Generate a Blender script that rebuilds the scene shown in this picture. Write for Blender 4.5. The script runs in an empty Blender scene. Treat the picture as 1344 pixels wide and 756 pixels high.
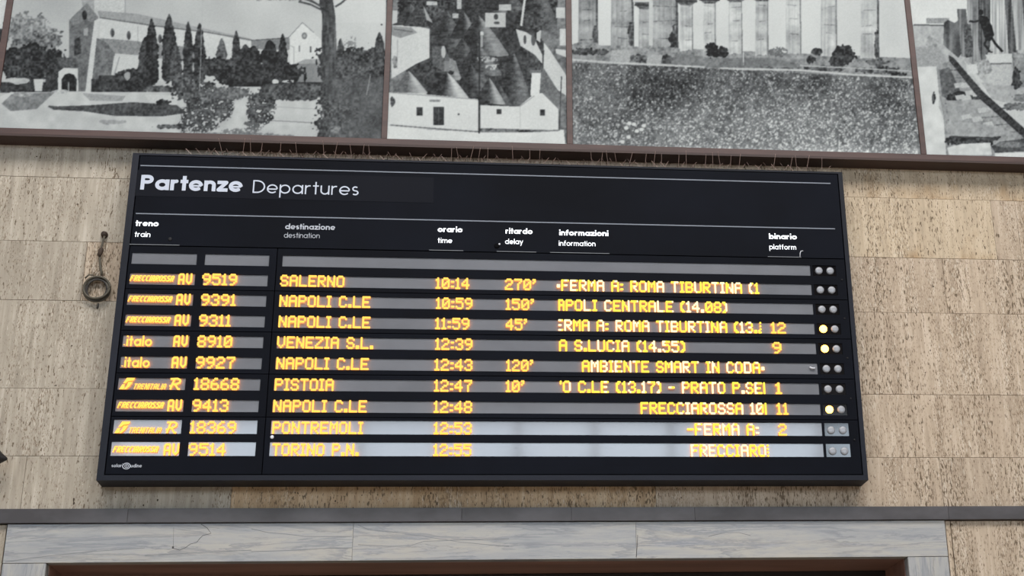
import bpy, bmesh, math, random
import numpy as np
from mathutils import Matrix, Vector
random.seed(7)
C = bpy.context.scene.collection

# ------------------------------------------------------------------ camera
F = 2032.1; CX = 861.16; CY = 253.51; DIST = 8.5; EYE = 1.6
a_, b_, c_ = -.403, -.1469, -.0332
Rx = np.array([[1,0,0],[0,math.cos(a_),-math.sin(a_)],[0,math.sin(a_),math.cos(a_)]])
Ry = np.array([[math.cos(b_),0,math.sin(b_)],[0,1,0],[-math.sin(b_),0,math.cos(b_)]])
Rz = np.array([[math.cos(c_),-math.sin(c_),0],[math.sin(c_),math.cos(c_),0],[0,0,1]])
RM = Rz @ Rx @ Ry
cam = bpy.data.cameras.new('camera'); cam.sensor_width = 36; cam.lens = F/1344*36
cam.shift_x = -(CX-672)/1344; cam.shift_y = (CY-378)/1344
cam.clip_end = 200
co = bpy.data.objects.new('camera', cam); C.objects.link(co)
def w3(v): return (v[0], v[2], -v[1])
xa, ya, za = w3(RM[0]), w3(-RM[1]), w3(-RM[2])
co.matrix_world = Matrix(((xa[0],ya[0],za[0],0),(xa[1],ya[1],za[1],-DIST),(xa[2],ya[2],za[2],EYE),(0,0,0,1)))
bpy.context.scene.camera = co
def W(x, y, d=0.0):
    """survey helper: where a sight line meets the plane d metres in front of the wall"""
    q = RM.T @ np.array([(x-CX)/F, (y-CY)/F, 1]); q = q/q[2]; s = DIST-d
    return float(q[0]*s), float(EYE-q[1]*s)
# ------------------------------------------------------------------ world, light, exposure
sc = bpy.context.scene
sc.view_settings.view_transform = 'Standard'; sc.view_settings.look = 'None'
sc.view_settings.gamma = 1; sc.view_settings.use_curve_mapping = False
sc.view_settings.exposure = 0.0
wd = bpy.data.worlds.new('hall_air'); sc.world = wd; wd.use_nodes = True
wd.node_tree.nodes['Background'].inputs[0].default_value = (.62,.66,.70,1)
wd.node_tree.nodes['Background'].inputs[1].default_value = .30
def area(name, loc, rot, sx, sy, power, col):
    l = bpy.data.lights.new(name, 'AREA'); l.shape = 'RECTANGLE'; l.size = sx; l.size_y = sy
    l.energy = power; l.color = col
    o = bpy.data.objects.new(name, l); C.objects.link(o); o.location = loc; o.rotation_euler = rot
    return o
SKY_POWER = 2450; FACADE = 6.3
area('skylight_daylight', (1.6,-8.5,12.9), (0,0,0), 15, 6, SKY_POWER, (1.0,.965,.925))

# ------------------------------------------------------------------ helpers
def lin(v):
    v = v/255.0
    return v/12.92 if v <= .04045 else ((v+.055)/1.055)**2.4
def rgb(r, g, b): return (lin(r), lin(g), lin(b), 1)
def mat(name, col=(.5,.5,.5,1), rough=.6, metal=0, spec=.5, emit=None, es=1.0):
    m = bpy.data.materials.new(name); m.use_nodes = True
    b = m.node_tree.nodes['Principled BSDF']
    b.inputs['Base Color'].default_value = col; b.inputs['Roughness'].default_value = rough
    b.inputs['Metallic'].default_value = metal; b.inputs['Specular IOR Level'].default_value = spec
    if emit:
        b.inputs['Emission Color'].default_value = emit; b.inputs['Emission Strength'].default_value = es
    return m
class NT:
    def __init__(s, m): s.t = m.node_tree; s.n = s.t.nodes; s.b = s.n['Principled BSDF']
    def node(s, k, **kw):
        n = s.n.new(k)
        for a, v in kw.items(): setattr(n, a, v)
        return n
    def link(s, a, b): s.t.links.new(a, b)
    def coords(s, scale=(1,1,1), jitter=True):
        tc = s.node('ShaderNodeTexCoord'); mp = s.node('ShaderNodeMapping')
        s.link(tc.outputs['Object'], mp.inputs['Vector']); mp.inputs['Scale'].default_value = scale
        if jitter:
            oi = s.node('ShaderNodeObjectInfo'); ml = s.node('ShaderNodeMath', operation='MULTIPLY')
            s.link(oi.outputs['Random'], ml.inputs[0]); ml.inputs[1].default_value = 37.0
            cb = s.node('ShaderNodeCombineXYZ')
            for i in range(3): s.link(ml.outputs[0], cb.inputs[i])
            s.link(cb.outputs[0], mp.inputs['Location'])
        return mp.outputs[0]
    def noise(s, vec, scale, detail=4, rough=.5, dist=0):
        n = s.node('ShaderNodeTexNoise'); s.link(vec, n.inputs['Vector'])
        n.inputs['Scale'].default_value = scale; n.inputs['Detail'].default_value = detail
        n.inputs['Roughness'].default_value = rough; n.inputs['Distortion'].default_value = dist
        return n.outputs['Fac']
    def ramp(s, fac, stops):
        r = s.node('ShaderNodeValToRGB'); s.link(fac, r.inputs[0]); e = r.color_ramp.elements
        while len(e) < len(stops): e.new(.5)
        for i, (p, c) in enumerate(stops): e[i].position = p; e[i].color = c
        return r.outputs[0]
    def mix(s, fac, a, b, mode='MIX'):
        n = s.node('ShaderNodeMix', data_type='RGBA', blend_type=mode)
        if hasattr(fac, 'is_linked'): s.link(fac, n.inputs[0])
        else: n.inputs[0].default_value = fac
        for v, i in ((a,6),(b,7)):
            if hasattr(v, 'is_linked'): s.link(v, n.inputs[i])
            else: n.inputs[i].default_value = v
        return n.outputs[2]
    def bump(s, h, strength, dist=.002, inv=False):
        n = s.node('ShaderNodeBump', invert=inv); s.link(h, n.inputs['Height'])
        n.inputs['Strength'].default_value = strength; n.inputs['Distance'].default_value = dist
        s.link(n.outputs[0], s.b.inputs['Normal'])
def G(v): return (v,v,v,1)

# travertine: vein-cut, streaks and pits run vertically
def travertine(name, c_dark, c_mid, c_light, dens_=0.0, stain=0.0):
    m = mat(name, rough=.72, spec=.25); n = NT(m)
    st = n.noise(n.coords((1,1,.07)), 30, 5, .65, .25)
    base = n.ramp(st, [(.30,c_dark),(.50,c_mid),(.68,c_light)])
    cl = n.noise(n.coords((1,1,.6)), 1.7, 3, .5)
    base = n.mix(n.ramp(cl, [(.40,G(0)),(.72,G(.45))]), base, c_dark)
    if stain: base = n.mix(n.ramp(n.noise(n.coords((1,1,.7)), 3.1, 3, .6), [(.56,G(0)),(.72,G(stain))]), base, rgb(150,116,70))
    oi = n.node('ShaderNodeObjectInfo')
    tone = n.ramp(oi.outputs['Random'], [(0,(.94,.94,.935,1)),(.5,(1,.99,.975,1)),(1,(1.05,1.045,1.03,1))])
    base = n.mix(1.0, base, tone, 'MULTIPLY')
    def pits(vec, scale, dvec, dscale, w, lo, hi, top):
        p = n.noise(vec, scale, 2, .55, .1); d = n.noise(dvec, dscale, 2, .5)
        ad = n.node('ShaderNodeMath', operation='MULTIPLY_ADD'); n.link(d, ad.inputs[0]); ad.inputs[1].default_value = w; n.link(p, ad.inputs[2])
        return n.ramp(ad.outputs[0], [(lo-dens_,G(0)),(hi-dens_,G(top))])
    cols_ = n.coords((1,1,.10))
    pa = pits(n.coords((1,1,.26)), 210, cols_, 9, .42, .80, .87, .70)      # fine dashes crowded into columns
    pb = pits(n.coords((1,1,.24)), 110, n.coords((1,1,.16)), 5, .35, .81, .85, .9)
    pc = n.ramp(n.noise(n.coords((1,1,.6)), 60, 1, .5), [(.765-dens_*.3,G(0)),(.785-dens_*.3,G(1))])
    hl = pits(n.coords((1,1,.18)), 120, cols_, 9, .40, .83, .90, .5)
    base = n.mix(hl, base, rgb(214,204,188))
    base = n.mix(pa, base, rgb(112,92,70)); base = n.mix(pb, base, rgb(98,82,64)); base = n.mix(pc, base, rgb(66,54,42))
    n.link(base, n.b.inputs['Base Color'])
    h = n.mix(1.0, pa, pb, 'LIGHTEN'); h = n.mix(1.0, h, pc, 'LIGHTEN'); h = n.mix(.12, h, st, 'ADD')
    n.bump(h, .45, .004, True)
    return m
M_TRAV = travertine('travertine', rgb(164,147,129), rgb(187,169,149), rgb(206,190,172), .022)
M_TRAV_L = travertine('travertine_greyer', rgb(150,141,128), rgb(172,162,148), rgb(192,183,170), -.012)
M_TRAV_OCHRE = travertine('travertine_ochre', rgb(170,144,114), rgb(196,169,138), rgb(214,193,165), .012, .35)
M_TRAV_STAIN = travertine('travertine_stained', rgb(166,150,130), rgb(192,174,150), rgb(208,192,170), .012, .6)

def marble(name, stretch):
    m = mat(name, rough=.38, spec=.5); n = NT(m)
    v = n.coords(stretch)
    cl = n.noise(v, 1.6, 5, .6, .2)
    base = n.ramp(cl, [(.3,rgb(140,141,144)),(.48,rgb(160,158,156)),(.6,rgb(171,165,156)),(.75,rgb(150,151,156))])
    w = n.noise(v, 1.1, 7, .66, .45)
    vein = n.ramp(w, [(.43,G(0)),(.485,G(.55)),(.497,G(0)),(.60,G(0)),(.625,G(.5)),(.635,G(0))])
    fine = n.ramp(n.noise(v, 4.5, 6, .65, .3), [(.44,G(0)),(.5,G(.40)),(.51,G(0))])
    base = n.mix(vein, base, rgb(104,108,116)); base = n.mix(fine, base, rgb(134,138,144))
    n.link(base, n.b.inputs['Base Color'])
    return m
M_MARB_H = marble('marble_grey_veined', (.75,1,8.0))
M_MARB_V = marble('marble_grey_veined_upright', (8.0,1,.75))

def streaky(name, c1, c2, rough=.5, scale=(.3,1,2), sc_=4, spec=.5, metal=0):
    m = mat(name, rough=rough, spec=spec, metal=metal); n = NT(m)
    f = n.noise(n.coords(scale), sc_, 4, .6)
    n.link(n.ramp(f, [(.35,c1),(.65,c2)]), n.b.inputs['Base Color'])
    return m
M_BAND = streaky('dark_string_course', rgb(54,48,48), rgb(80,76,78), .45, (.8,1,1.5), 3)
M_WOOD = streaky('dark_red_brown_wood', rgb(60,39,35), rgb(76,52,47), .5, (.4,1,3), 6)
M_UNDER = streaky('brown_wood_shaded', rgb(46,29,25), rgb(58,38,32), .6, (.4,1,3), 6)  # darker copy of the rail wood, underside shade put into the colour
M_SOFFIT = streaky('red_brown_soffit', rgb(132,100,88), rgb(158,120,106), .4, (.25,2,2), 4)
M_BLACK = streaky('blue_black_painted_metal', rgb(9,11,18), rgb(14,17,26), .6, (1,1,1), 1.3, .07)
M_FRAME = streaky('charcoal_frame_metal', rgb(23,25,33), rgb(31,33,43), .5, (.3,1,1), 2, .18)
M_FRAMEB = mat('black_frame_side', rgb(24,23,26), .6, spec=.3)
M_GAP = mat('shadow_gap_black', rgb(10,10,13), .9, spec=.1)
M_GLASS = streaky('grey_display_glass', rgb(112,114,120), rgb(124,126,132), .06, (.8,1,1), 2.2, .8)
M_LAMPGLASS = mat('black_lamp_window_glass', rgb(14,14,18), .06, spec=.8)
M_PALE = mat('pale_print', rgb(176,180,190), .5)
M_RULE = mat('grey_rule_print', rgb(118,124,136), .5)
M_WHITELIT = mat('backlit_white', rgb(235,238,245), .5, emit=(.93,.96,1,1), es=1.25)
M_LIPGLOW = mat('lip_glow_white', rgb(90,94,100), .5, emit=(.93,.96,1,1), es=.22)
M_TITLE = mat('title_print', rgb(184,190,204), .5, emit=(.75,.8,.92,1), es=.06)
M_PATCH = mat('title_plate', rgb(17,19,27), .6, spec=.09)
M_LED = mat('amber_led', rgb(60,40,10), .5, emit=(1.0,.57,.07,1), es=1.45)
M_LEDHALO = mat('amber_led_halo_back', rgb(60,40,10), .5, emit=(1.0,.28,.015,1), es=7.5)  # added glow on hidden back faces, throws an amber halo on the glass
M_LEDY = mat('yellow_led', rgb(60,50,10), .5, emit=(1.0,.86,.05,1), es=1.35)
M_LEDW = mat('pale_yellow_led', rgb(70,66,40), .5, emit=(1.0,.90,.50,1), es=1.45)
M_LAMP = mat('frosted_lamp_lens', rgb(150,152,158), .3, spec=.6)
M_LAMPON = mat('amber_lamp_lens_lit', rgb(255,150,40), .3, emit=(1.0,.40,.05,1), es=14.0)
M_WHITEDOT = mat('white_plastic', rgb(215,217,225), .4)
M_WIRE = mat('bird_wire', rgb(176,150,140), .5)
M_CABLE = mat('grey_black_cable', rgb(82,76,64), .6)
M_CABLE2 = mat('dark_cable', rgb(46,42,38), .6)
M_IRON = mat('black_iron', rgb(22,20,20), .5)
M_RUST = streaky('rusty_iron', rgb(48,38,32), rgb(70,54,42), .8, (1,1,1), 60)
M_MORTAR = mat('joint_mortar', rgb(140,122,100), .9, spec=.2)
M_DOORDARK = mat('dark_door_metal', rgb(34,30,30), .4)
M_DARKGLASS = mat('dark_door_glass', rgb(16,16,18), .1)
M_CRACK = mat('marble_crack', rgb(72,70,70), .8)

def link(name, me, m, parent=None):
    if m is not None and not len(me.materials): me.materials.append(m)
    o = bpy.data.objects.new(name, me); C.objects.link(o)
    if parent is not None: o.parent = parent
    return o
def tag(o, label=None, cat=None, group=None, kind=None):
    if label: o['label'] = label
    if cat: o['category'] = cat
    if group: o['group'] = group
    if kind: o['kind'] = kind
    return o
def empty(name, loc=(0,0,0)):
    o = bpy.data.objects.new(name, None); C.objects.link(o); o.location = loc; o.empty_display_size = .1
    return o
def boxmesh(name, sx, sy, sz, bev=0):
    bm = bmesh.new(); bmesh.ops.create_cube(bm, size=1)
    bmesh.ops.scale(bm, vec=(sx,sy,sz), verts=bm.verts)
    if bev: bmesh.ops.bevel(bm, geom=list(bm.edges), offset=bev, segments=1, affect='EDGES')
    me = bpy.data.meshes.new(name); bm.to_mesh(me); bm.free(); return me
def box(name, x0, x1, y0, y1, z0, z1, m, parent=None, bev=0):
    """box in world coordinates; its origin sits at its own centre"""
    o = link(name, boxmesh(name, abs(x1-x0), abs(y1-y0), abs(z1-z0), bev), m, parent)
    loc = Vector(((x0+x1)/2, (y0+y1)/2, (z0+z1)/2))
    if parent is not None: loc -= wloc(parent)
    o.location = loc
    return o
def wloc(o):
    v = Vector(o.location)
    while o.parent: o = o.parent; v += Vector(o.location)
    return v
def multibox(name, boxes, m, parent=None, origin=(0,0,0), bev=0):
    bm = bmesh.new()
    for x0,x1,y0,y1,z0,z1 in boxes:
        r = bmesh.ops.create_cube(bm, size=1)
        bmesh.ops.scale(bm, vec=(abs(x1-x0),abs(y1-y0),abs(z1-z0)), verts=r['verts'])
        bmesh.ops.translate(bm, vec=((x0+x1)/2-origin[0],(y0+y1)/2-origin[1],(z0+z1)/2-origin[2]), verts=r['verts'])
    if bev: bmesh.ops.bevel(bm, geom=list(bm.edges), offset=bev, segments=1, affect='EDGES')
    me = bpy.data.meshes.new(name); bm.to_mesh(me); bm.free()
    o = link(name, me, m, parent); o.location = Vector(origin)-(wloc(parent) if parent else Vector())
    return o
def tube(name, pts, r, m, parent=None, seg=8, taper=None, close=False):
    """tube along points (world), radius r, origin at first point"""
    bm = bmesh.new(); n = len(pts); P = [Vector(p) for p in pts]; o0 = P[0].copy(); rings = []
    up = None
    for i, p in enumerate(P):
        t = (P[min(i+1,n-1)]-P[max(i-1,0)]).normalized()
        if up is None: up = t.orthogonal().normalized()
        up = (up - t*up.dot(t)).normalized(); s = t.cross(up)
        rr = r*(taper[i] if taper else 1)
        rings.append([bm.verts.new(p-o0+(up*math.cos(q)+s*math.sin(q))*rr) for q in [2*math.pi*k/seg for k in range(seg)]])
    for i in range(n-1):
        for k in range(seg): bm.faces.new((rings[i][k],rings[i][(k+1)%seg],rings[i+1][(k+1)%seg],rings[i+1][k]))
    bm.faces.new(rings[0][::-1]); bm.faces.new(rings[-1])
    for f in bm.faces: f.smooth = True
    me = bpy.data.meshes.new(name); bm.to_mesh(me); bm.free()
    o = link(name, me, m, parent); o.location = o0-(wloc(parent) if parent else Vector())
    return o

# ------------------------------------------------------------------ structure: the stone wall
wall = box('wall_back', -9, 9, .06, .50, 3.30, 13, M_MORTAR); tag(wall, kind='structure')
wl = box('wall_back', -9, -2.03, .06, .50, 0, 3.30, M_MORTAR, wall)
wr = box('wall_back', 2.633, 9, .06, .50, 0, 3.30, M_MORTAR, wall)
wl.name = wr.name = 'masonry_core'
def slab(x0, x1, z0, z1, m=None, g=.0009):
    dy = random.uniform(-.0012,.0012)
    return box('travertine_slab', x0+g, x1-g, -.0+dy, .07, z0+g, z1-g, m or (M_TRAV_L if x1 < 0 else M_TRAV), wall, .0008)
ZS = [5.655, 5.270, 4.877, 4.526, 4.022, 3.649, 3.355]
xj = lambda x, y: W(x, y)[0]
rows = [
 (5.655, 5.270, [-4.2,-3.1,-1.2,.2,1.5,4.3,5.4]),
 (5.270, 4.877, [-4.2,-2.9,-1.6,.3,1.6, xj(1304,300), xj(1336,300),4.5,5.6]),
 (4.877, 4.526, [-4.2,-3.3, xj(111,350),.1,1.4, xj(1240,375),4.2,5.4]),
 (4.526, 4.022, [-4.2,-2.75,-1.3,0.2,1.7,4.0,5.2]),
 (4.022, 3.649, [-4.2,-3.0,-1.4,0.5,1.9,4.1,5.3]),
 (3.649, 3.355, [-4.2, xj(31.5,630),-1.1,.0,1.2, xj(1235.5,630),3.95,5.2]),
]
for (zt, zb, xs) in rows:
    for i in range(len(xs)-1):
        slab(xs[i], xs[i+1], zb, zt, M_TRAV_OCHRE if (zt < 3.7 and -1.2 < xs[i] < 1.1) else M_TRAV_STAIN if (zt > 4.9 and xs[i] > 1.4 and xs[i] < 2.5) else None)
XL, XR = W(10.9,688)[0], W(1239.5,690)[0]
for (x0, x1) in ((-4.2, -2.9), (-2.9, XL-.075), (XL-.07, XL-.006)):
    for (z0, z1) in ((2.3,3.285),(1.2,2.3),(0,1.2)): slab(x0, x1, z0, z1)
for (x0, x1) in ((XR+.006, XR+.035),(XR+.038, 3.9),(3.9, 5.2)):
    for (z0, z1) in ((2.3,3.285),(1.2,2.3),(0,1.2)): slab(x0, x1, z0, z1)
# upper wall behind the murals, floor, ceiling and the glazed front behind the camera
tag(box('floor', -15, 15, -20.3, .6, -.1, 0, streaky('pale_stone_floor', rgb(150,140,128), rgb(176,166,152), .35, (1,1,1), 1.2)), kind='structure')
M_CEIL = mat('ceiling_plaster', rgb(150,142,130), .9)
cl = multibox('ceiling', [(-15,15,-20.3,-11.8,13,13.2),(-15,15,-5.2,.6,13,13.2),(-15,-6.2,-11.8,-5.2,13,13.2),(9.4,15,-11.8,-5.2,13,13.2)], M_CEIL); tag(cl, kind='structure')
M_SIDE = mat('hall_plaster', rgb(120,108,96), .9)
YF = -20.16; ZS_ = 5.6; ZT = 9.14
wf = multibox('wall_front', [(-15,15,YF-.3,YF,ZT,13),(-15,15,YF-.3,YF,0,ZS_),(-15,-13,YF-.3,YF,ZS_,ZT),(13,15,YF-.3,YF,ZS_,ZT)], M_SIDE); tag(wf, kind='structure')
M_DAY = mat('daylight_behind_glass', rgb(200,210,225), .5, emit=(.74,.87,1.0,1), es=FACADE)
w1 = box('window_1', -13, 13, YF-.20, YF-.17, ZS_, ZT, M_DAY); tag(w1, kind='structure')
for k in range(19):
    x = -13+k*26/18; box('mullion', x-.05, x+.05, YF-.16, YF+.02, ZS_, ZT, M_SIDE, w1)
for z in (7.4,): box('transom', -13, 13, YF-.15, YF, z-.05, z+.05, M_SIDE, w1)

# dark string course over the marble door surround
band = empty('trim_1', (0,-.012,3.33)); tag(band, kind='structure')
bj = [-9, -4.1, -2.9, -1.62, W(606,675,.03)[0], W(750,675,.03)[0], W(912,675,.03)[0], W(1245,675,.03)[0], 3.7, 9]
bz0, bz1 = W(600,684.2,.03)[1], W(600,666.2,.03)[1]
for i in range(len(bj)-1):
    box('string_course_stone', bj[i]+.0005, bj[i+1]-.0005, -.03, .06, bz0, bz1, M_BAND, band, .0007)

# marble door surround
ZB = 3.084
ms = empty('trim_3', (0,-.01,0)); tag(ms, kind='structure')
lj = [XL, W(463,710,.012)[0], W(835,710,.012)[0], XR]
for i in range(3):
    box('lintel_block', lj[i]+.0004, lj[i+1]-.0004, -.012, .06, ZB, bz0-.003, M_MARB_H, ms, .001)
box('jamb_block', XL, -2.006, -.012, .06, 0, ZB-.002, M_MARB_V, ms, .003)
box('jamb_block', 2.609, XR, -.012, .06, 0, ZB-.002, M_MARB_V, ms, .003)
crack = [(264,688),(272,693),(277,700),(266,703),(262,707),(258,712),(250,714),(243,719),(236,722),(228,720)]
pp = [(*W(x,y,.0125),) for x, y in crack]
tube('crack', [(p[0],-.0115,p[1]) for p in pp], .0017, M_CRACK, ms, 5)
pp = [W(835,731,.0125), W(836.5,715,.0125), W(837,702,.0125)]
tube('crack', [(p[0],-.0115,p[1]) for p in pp], .0016, M_CRACK, ms, 5)
pp = [W(228,692,.0125), W(227.5,717,.0125)]
tube('crack', [(p[0],-.0115,p[1]) for p in pp], .0009, M_CRACK, ms, 5)
pp = W(227,718.5,.0125); bx = box('drill_hole', pp[0]-.005, pp[0]+.005, -.0125, 0, pp[1]-.006, pp[1]+.006, M_CRACK, ms)
M_VEIN = mat('marble_vein', rgb(118,120,124), .5)
for vn in ([(330,694),(352,699),(376,701),(400,704),(430,704.5),(462,704)],[(330,724),(380,722.5),(420,720),(462,719)],[(470,689),(484,695),(520,699),(556,704),(600,711),(640,715),(668,717)],
           [(470,715),(510,717),(538,716.5),(556,710.5),(600,709),(668,707)],[(6,738),(30,734),(70,729),(120,724),(190,719)],[(930,704),(952,699),(970,699),(985,703)],[(190,729),(250,726),(330,722)]):
    pp = [W(x,y,.0125) for x, y in vn]; tube('vein', [(p[0],-.0113,p[1]) for p in pp], .0016, M_VEIN, ms, 5)
# recessed doorway with brown soffit and dark door head
dr = empty('door_1', (.3,.3,0)); tag(dr, kind='structure')
box('soffit', -2.003, 2.606, .06, .47, ZB, ZB+.02, M_SOFFIT, dr)
box('reveal', -2.023, -2.003, .06, .47, 0, ZB, M_SOFFIT, dr)
box('reveal', 2.606, 2.626, .06, .47, 0, ZB, M_SOFFIT, dr)
box('door_head', -2.003, 2.606, .44, .50, ZB-.10, ZB, M_DOORDARK, dr, .004)
for k in range(5):
    x = -2.003+k*(4.609-.08)/4; box('door_stile', x, x+.08, .44, .50, 0, ZB-.10, M_DOORDARK, dr, .004)
for k in range(4):
    x = -2.003+.08+k*(4.609-.08)/4; box('pane', x, x+(4.609-.08)/4-.08, .465, .475, 0, ZB-.10, M_DARKGLASS, dr)

# ------------------------------------------------------------------ 5x7 dot font
FT = {
'A':"01110 10001 10001 11111 10001 10001 10001",'B':"11110 10001 10001 11110 10001 10001 11110",
'C':"01110 10001 10000 10000 10000 10001 01110",'D':"11110 10001 10001 10001 10001 10001 11110",
'E':"11111 10000 10000 11110 10000 10000 11111",'F':"11111 10000 10000 11110 10000 10000 10000",
'I':"111 010 010 010 010 010 111",'L':"10000 10000 10000 10000 10000 10000 11111",
'M':"10001 11011 10101 10101 10001 10001 10001",'N':"10001 11001 11001 10101 10011 10011 10001",
'O':"01110 10001 10001 10001 10001 10001 01110",'P':"11110 10001 10001 11110 10000 10000 10000",
'R':"11110 10001 10001 11110 10100 10010 10001",'S':"01110 10001 10000 01110 00001 10001 01110",
'T':"11111 00100 00100 00100 00100 00100 00100",'U':"10001 10001 10001 10001 10001 10001 01110",
'V':"10001 10001 10001 10001 10001 01010 00100",'Z':"11111 00001 00010 00100 01000 10000 11111",
'0':"01110 10001 10011 10101 11001 10001 01110",'1':"010 110 010 010 010 010 111",
'2':"01110 10001 00001 00110 01000 10000 11111",'3':"01110 10001 00001 00110 00001 10001 01110",
'4':"00010 00110 01010 10010 11111 00010 00010",'5':"11111 10000 11110 00001 00001 10001 01110",
'6':"00110 01000 10000 11110 10001 10001 01110",'7':"11111 00001 00010 00100 00100 00100 00100",
'8':"01110 10001 10001 01110 10001 10001 01110",'9':"01110 10001 10001 01111 00001 00010 01100",
'.':"00 00 00 00 00 11 11",':':"00 00 11 00 00 11 00","'":"11 01 10 00 00 00 00",
'(':"011 110 100 100 100 110 011",')':"110 011 001 001 001 011 110",'-':"0000 0000 0000 1111 0000 0000 0000",
'*':"00 00 00 11 11 00 00",' ':"000 000 000 000 000 000 000",'|':"1 1 1 1 1 1 1",
'h':"1110 1001 1001 1111 1001 1001 1001",      # right half of a cut-off A
'e':"111 000 000 110 000 000 111", # E cut by the edge of its field
'q':"1 1 0 0 0 0 0",'k':"01 00 01 00 01 10 11",'j':"10 00 10 00 10 00 10"}
OCT = [(.5,.2),(.2,.5),(-.2,.5),(-.5,.2),(-.5,-.2),(-.2,-.5),(.2,-.5),(.5,-.2)]
def led(text, x0, x1, z0, z1, y, mats, parent, fat=1.32, gaps=1, name='led_character'):
    cols = 0; lay = []
    for ch in text:
        g = FT[ch].split(); lay.append((cols, g)); cols += len(g[0])+gaps
    cols -= gaps; px = (x1-x0)/cols; pz = (z1-z0)/7
    for (c0, g) in lay:
        V = []; Fc = []; mi = []; ox = x0+c0*px; runm = 0
        for c in range(len(g[0])):
            if c % 2 == 0 and len(mats) > 1: runm = 0 if random.random() < .58 else 1
            for r in range(7):
                if g[r][c] == '1':
                    cx = (c+.5)*px; cz = (z1-z0)-(r+.5)*pz; b = len(V)
                    for yy in (0, .0008): V += [(cx+u*px*fat, yy, cz+v*pz*1.22) for u, v in OCT]
                    Fc.append(tuple(range(b, b+8))); mi.append(runm)
                    Fc.append(tuple(range(b+15, b+7, -1))); mi.append(len(mats))
                    for k in range(8): Fc.append((b+k, b+8+k, b+8+(k+1)%8, b+(k+1)%8)); mi.append(runm)
        if not V: continue
        me = bpy.data.meshes.new(name); me.from_pydata(V, [], Fc)
        for m in list(mats)+[M_LEDHALO]: me.materials.append(m)
        me.polygons.foreach_set('material_index', mi)
        o = link(name, me, None, parent); o.location = Vector((ox, y, z0))-wloc(parent)
# ------------------------------------------------------------------ stroke lettering
def arc(cx, cy, r, a0, a1, n=14, ry=None):
    ry = ry or r
    return [(cx+r*math.cos(math.radians(a0+(a1-a0)*i/n)), cy+ry*math.sin(math.radians(a0+(a1-a0)*i/n))) for i in range(n+1)]
def glyph(ch, h):
    """skeleton strokes and width; x-height 1; h is half the pen"""
    r = .5-h; A = 1.45; O = arc(.5,.5,r,0,360,24)
    if ch == 'a': return [O, [(1-h,0),(1-h,1)]], 1
    if ch == 'b': return [O, [(h,0),(h,A)]], 1
    if ch == 'd': return [O, [(1-h,0),(1-h,A)]], 1
    if ch == 'e': return [arc(.5,.5,r,0,318,22), [(h,.47,.5),(1-h,.47,.5)]], 1
    if ch == 'o': return [O], 1
    if ch == 'p': return [O, [(h,-.45),(h,1)]], 1
    if ch == 'n': return [[(h,0),(h,1)], arc(.42,.58,.42-h,180,0,12)+[(.84-h,0)]], .84
    if ch == 'm': return [[(h,0),(h,1)], arc(.38,.62,.38-h,180,0,10)+[(.76-h,0)], arc(1.14-2*h,.62,.38-h,180,0,10)+[(1.52-3*h,0)]], 1.52-2*h
    if ch == 'u': return [[(h,1)]+arc(.42,.42,.42-h,180,360,12)+[(.84-h,1)], [(.84-h,0),(.84-h,.6)]], .84
    if ch == 'r': return [[(h,0),(h,1)], arc(.42,.58,.42-h,180,75,8)], .5+h
    if ch == 't': return [[(.27,0),(.27,1.38)], [(0,1-h),(.54,1-h)]], .54
    if ch == 'i': return [[(h,0),(h,1)], [(h,1.22),(h,1.22+2*h)]], 2*h
    if ch == 'l': return [[(h,0),(h,A)]], 2*h
    if ch == 'f': return [[(.24,0),(.24,1.15)]+arc(.24+.24,1.15,.24,180,90,5,.3-h)[1:], [(0,1-h),(.54,1-h)]], .54
    if ch == 's': return [arc(.33,.75-h/2,.27-h*.6,40,270,10,.25-h/2)+arc(.33,.25+h/2,.29-h*.6,90,-140,10,.25-h/2)], .66
    if ch == 'y': return [[(h,1),(.44,.04)], [(.88-h,1),(.26,-.45)]], .88
    if ch == 'z': return [[(.04,1-h),(.76-h*.6,1-h),(h*.9,h),(.78,h)]], .78
    if ch == 'P': return [[(h,0),(h,1.38)], [(h,1.38-h),(.5,1.38-h)]+arc(.5,.98,.4-h,90,-90,10,.4-h)+[(h,.58+h)]], .95
    if ch == 'D': return [[(h,0),(h,1.42)], [(h,1.42-h),(.38,1.42-h)]+arc(.38,.71,.74-h,90,-90,16,.71-h)+[(h,h)]], 1.12
    # capitals, height 1
    K = {'F':[[(h,0),(h,1-h),(.62,1-h)],[(h,.5),(.5,.5)]],'R':[[(h,0),(h,1-h),(.45,1-h),(.6,.85),(.6,.62),(.45,.48),(h,.48)],[(.3,.48),(.62,0)]],
         'E':[[(.62,1-h),(h,1-h),(h,h),(.62,h)],[(h,.5),(.52,.5)]],'C':[[(.62,1-h),(.2,1-h),(h,.8),(h,.2),(.2,h),(.62,h)]],
         'I':[[(h,0),(h,1)]],'A':[[(h,0),(h,.8),(.2,1-h),(.5,1-h),(.64-h,.8),(.64-h,0)],[(h,.42),(.6,.42)]],
         'O':[[(.2,h),(.45,h),(.62,.2),(.62,.8),(.45,1-h),(.2,1-h),(h,.8),(h,.2),(.2,h)]],
         'S':[[(.62,1-h),(.2,1-h),(h,.85),(h,.6),(.55,.45),(.62,.3),(.5,h),(0,h)]],'T':[[(.32,0),(.32,1)],[(0,1-h),(.64,1-h)]],
         'N':[[(h,0),(h,1),(.6,0),(.6,1)]],'L':[[(h,1),(h,h),(.58,h)]],'.':[[(h,h),(h,h*1.9)]],'V':[[(h,1),(h,.3),(.31,h),(.62-h,.3),(.62-h,1)]]}
    if ch in K: return K[ch], (2*h if ch in 'I.' else .66)
    return [], .45
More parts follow.
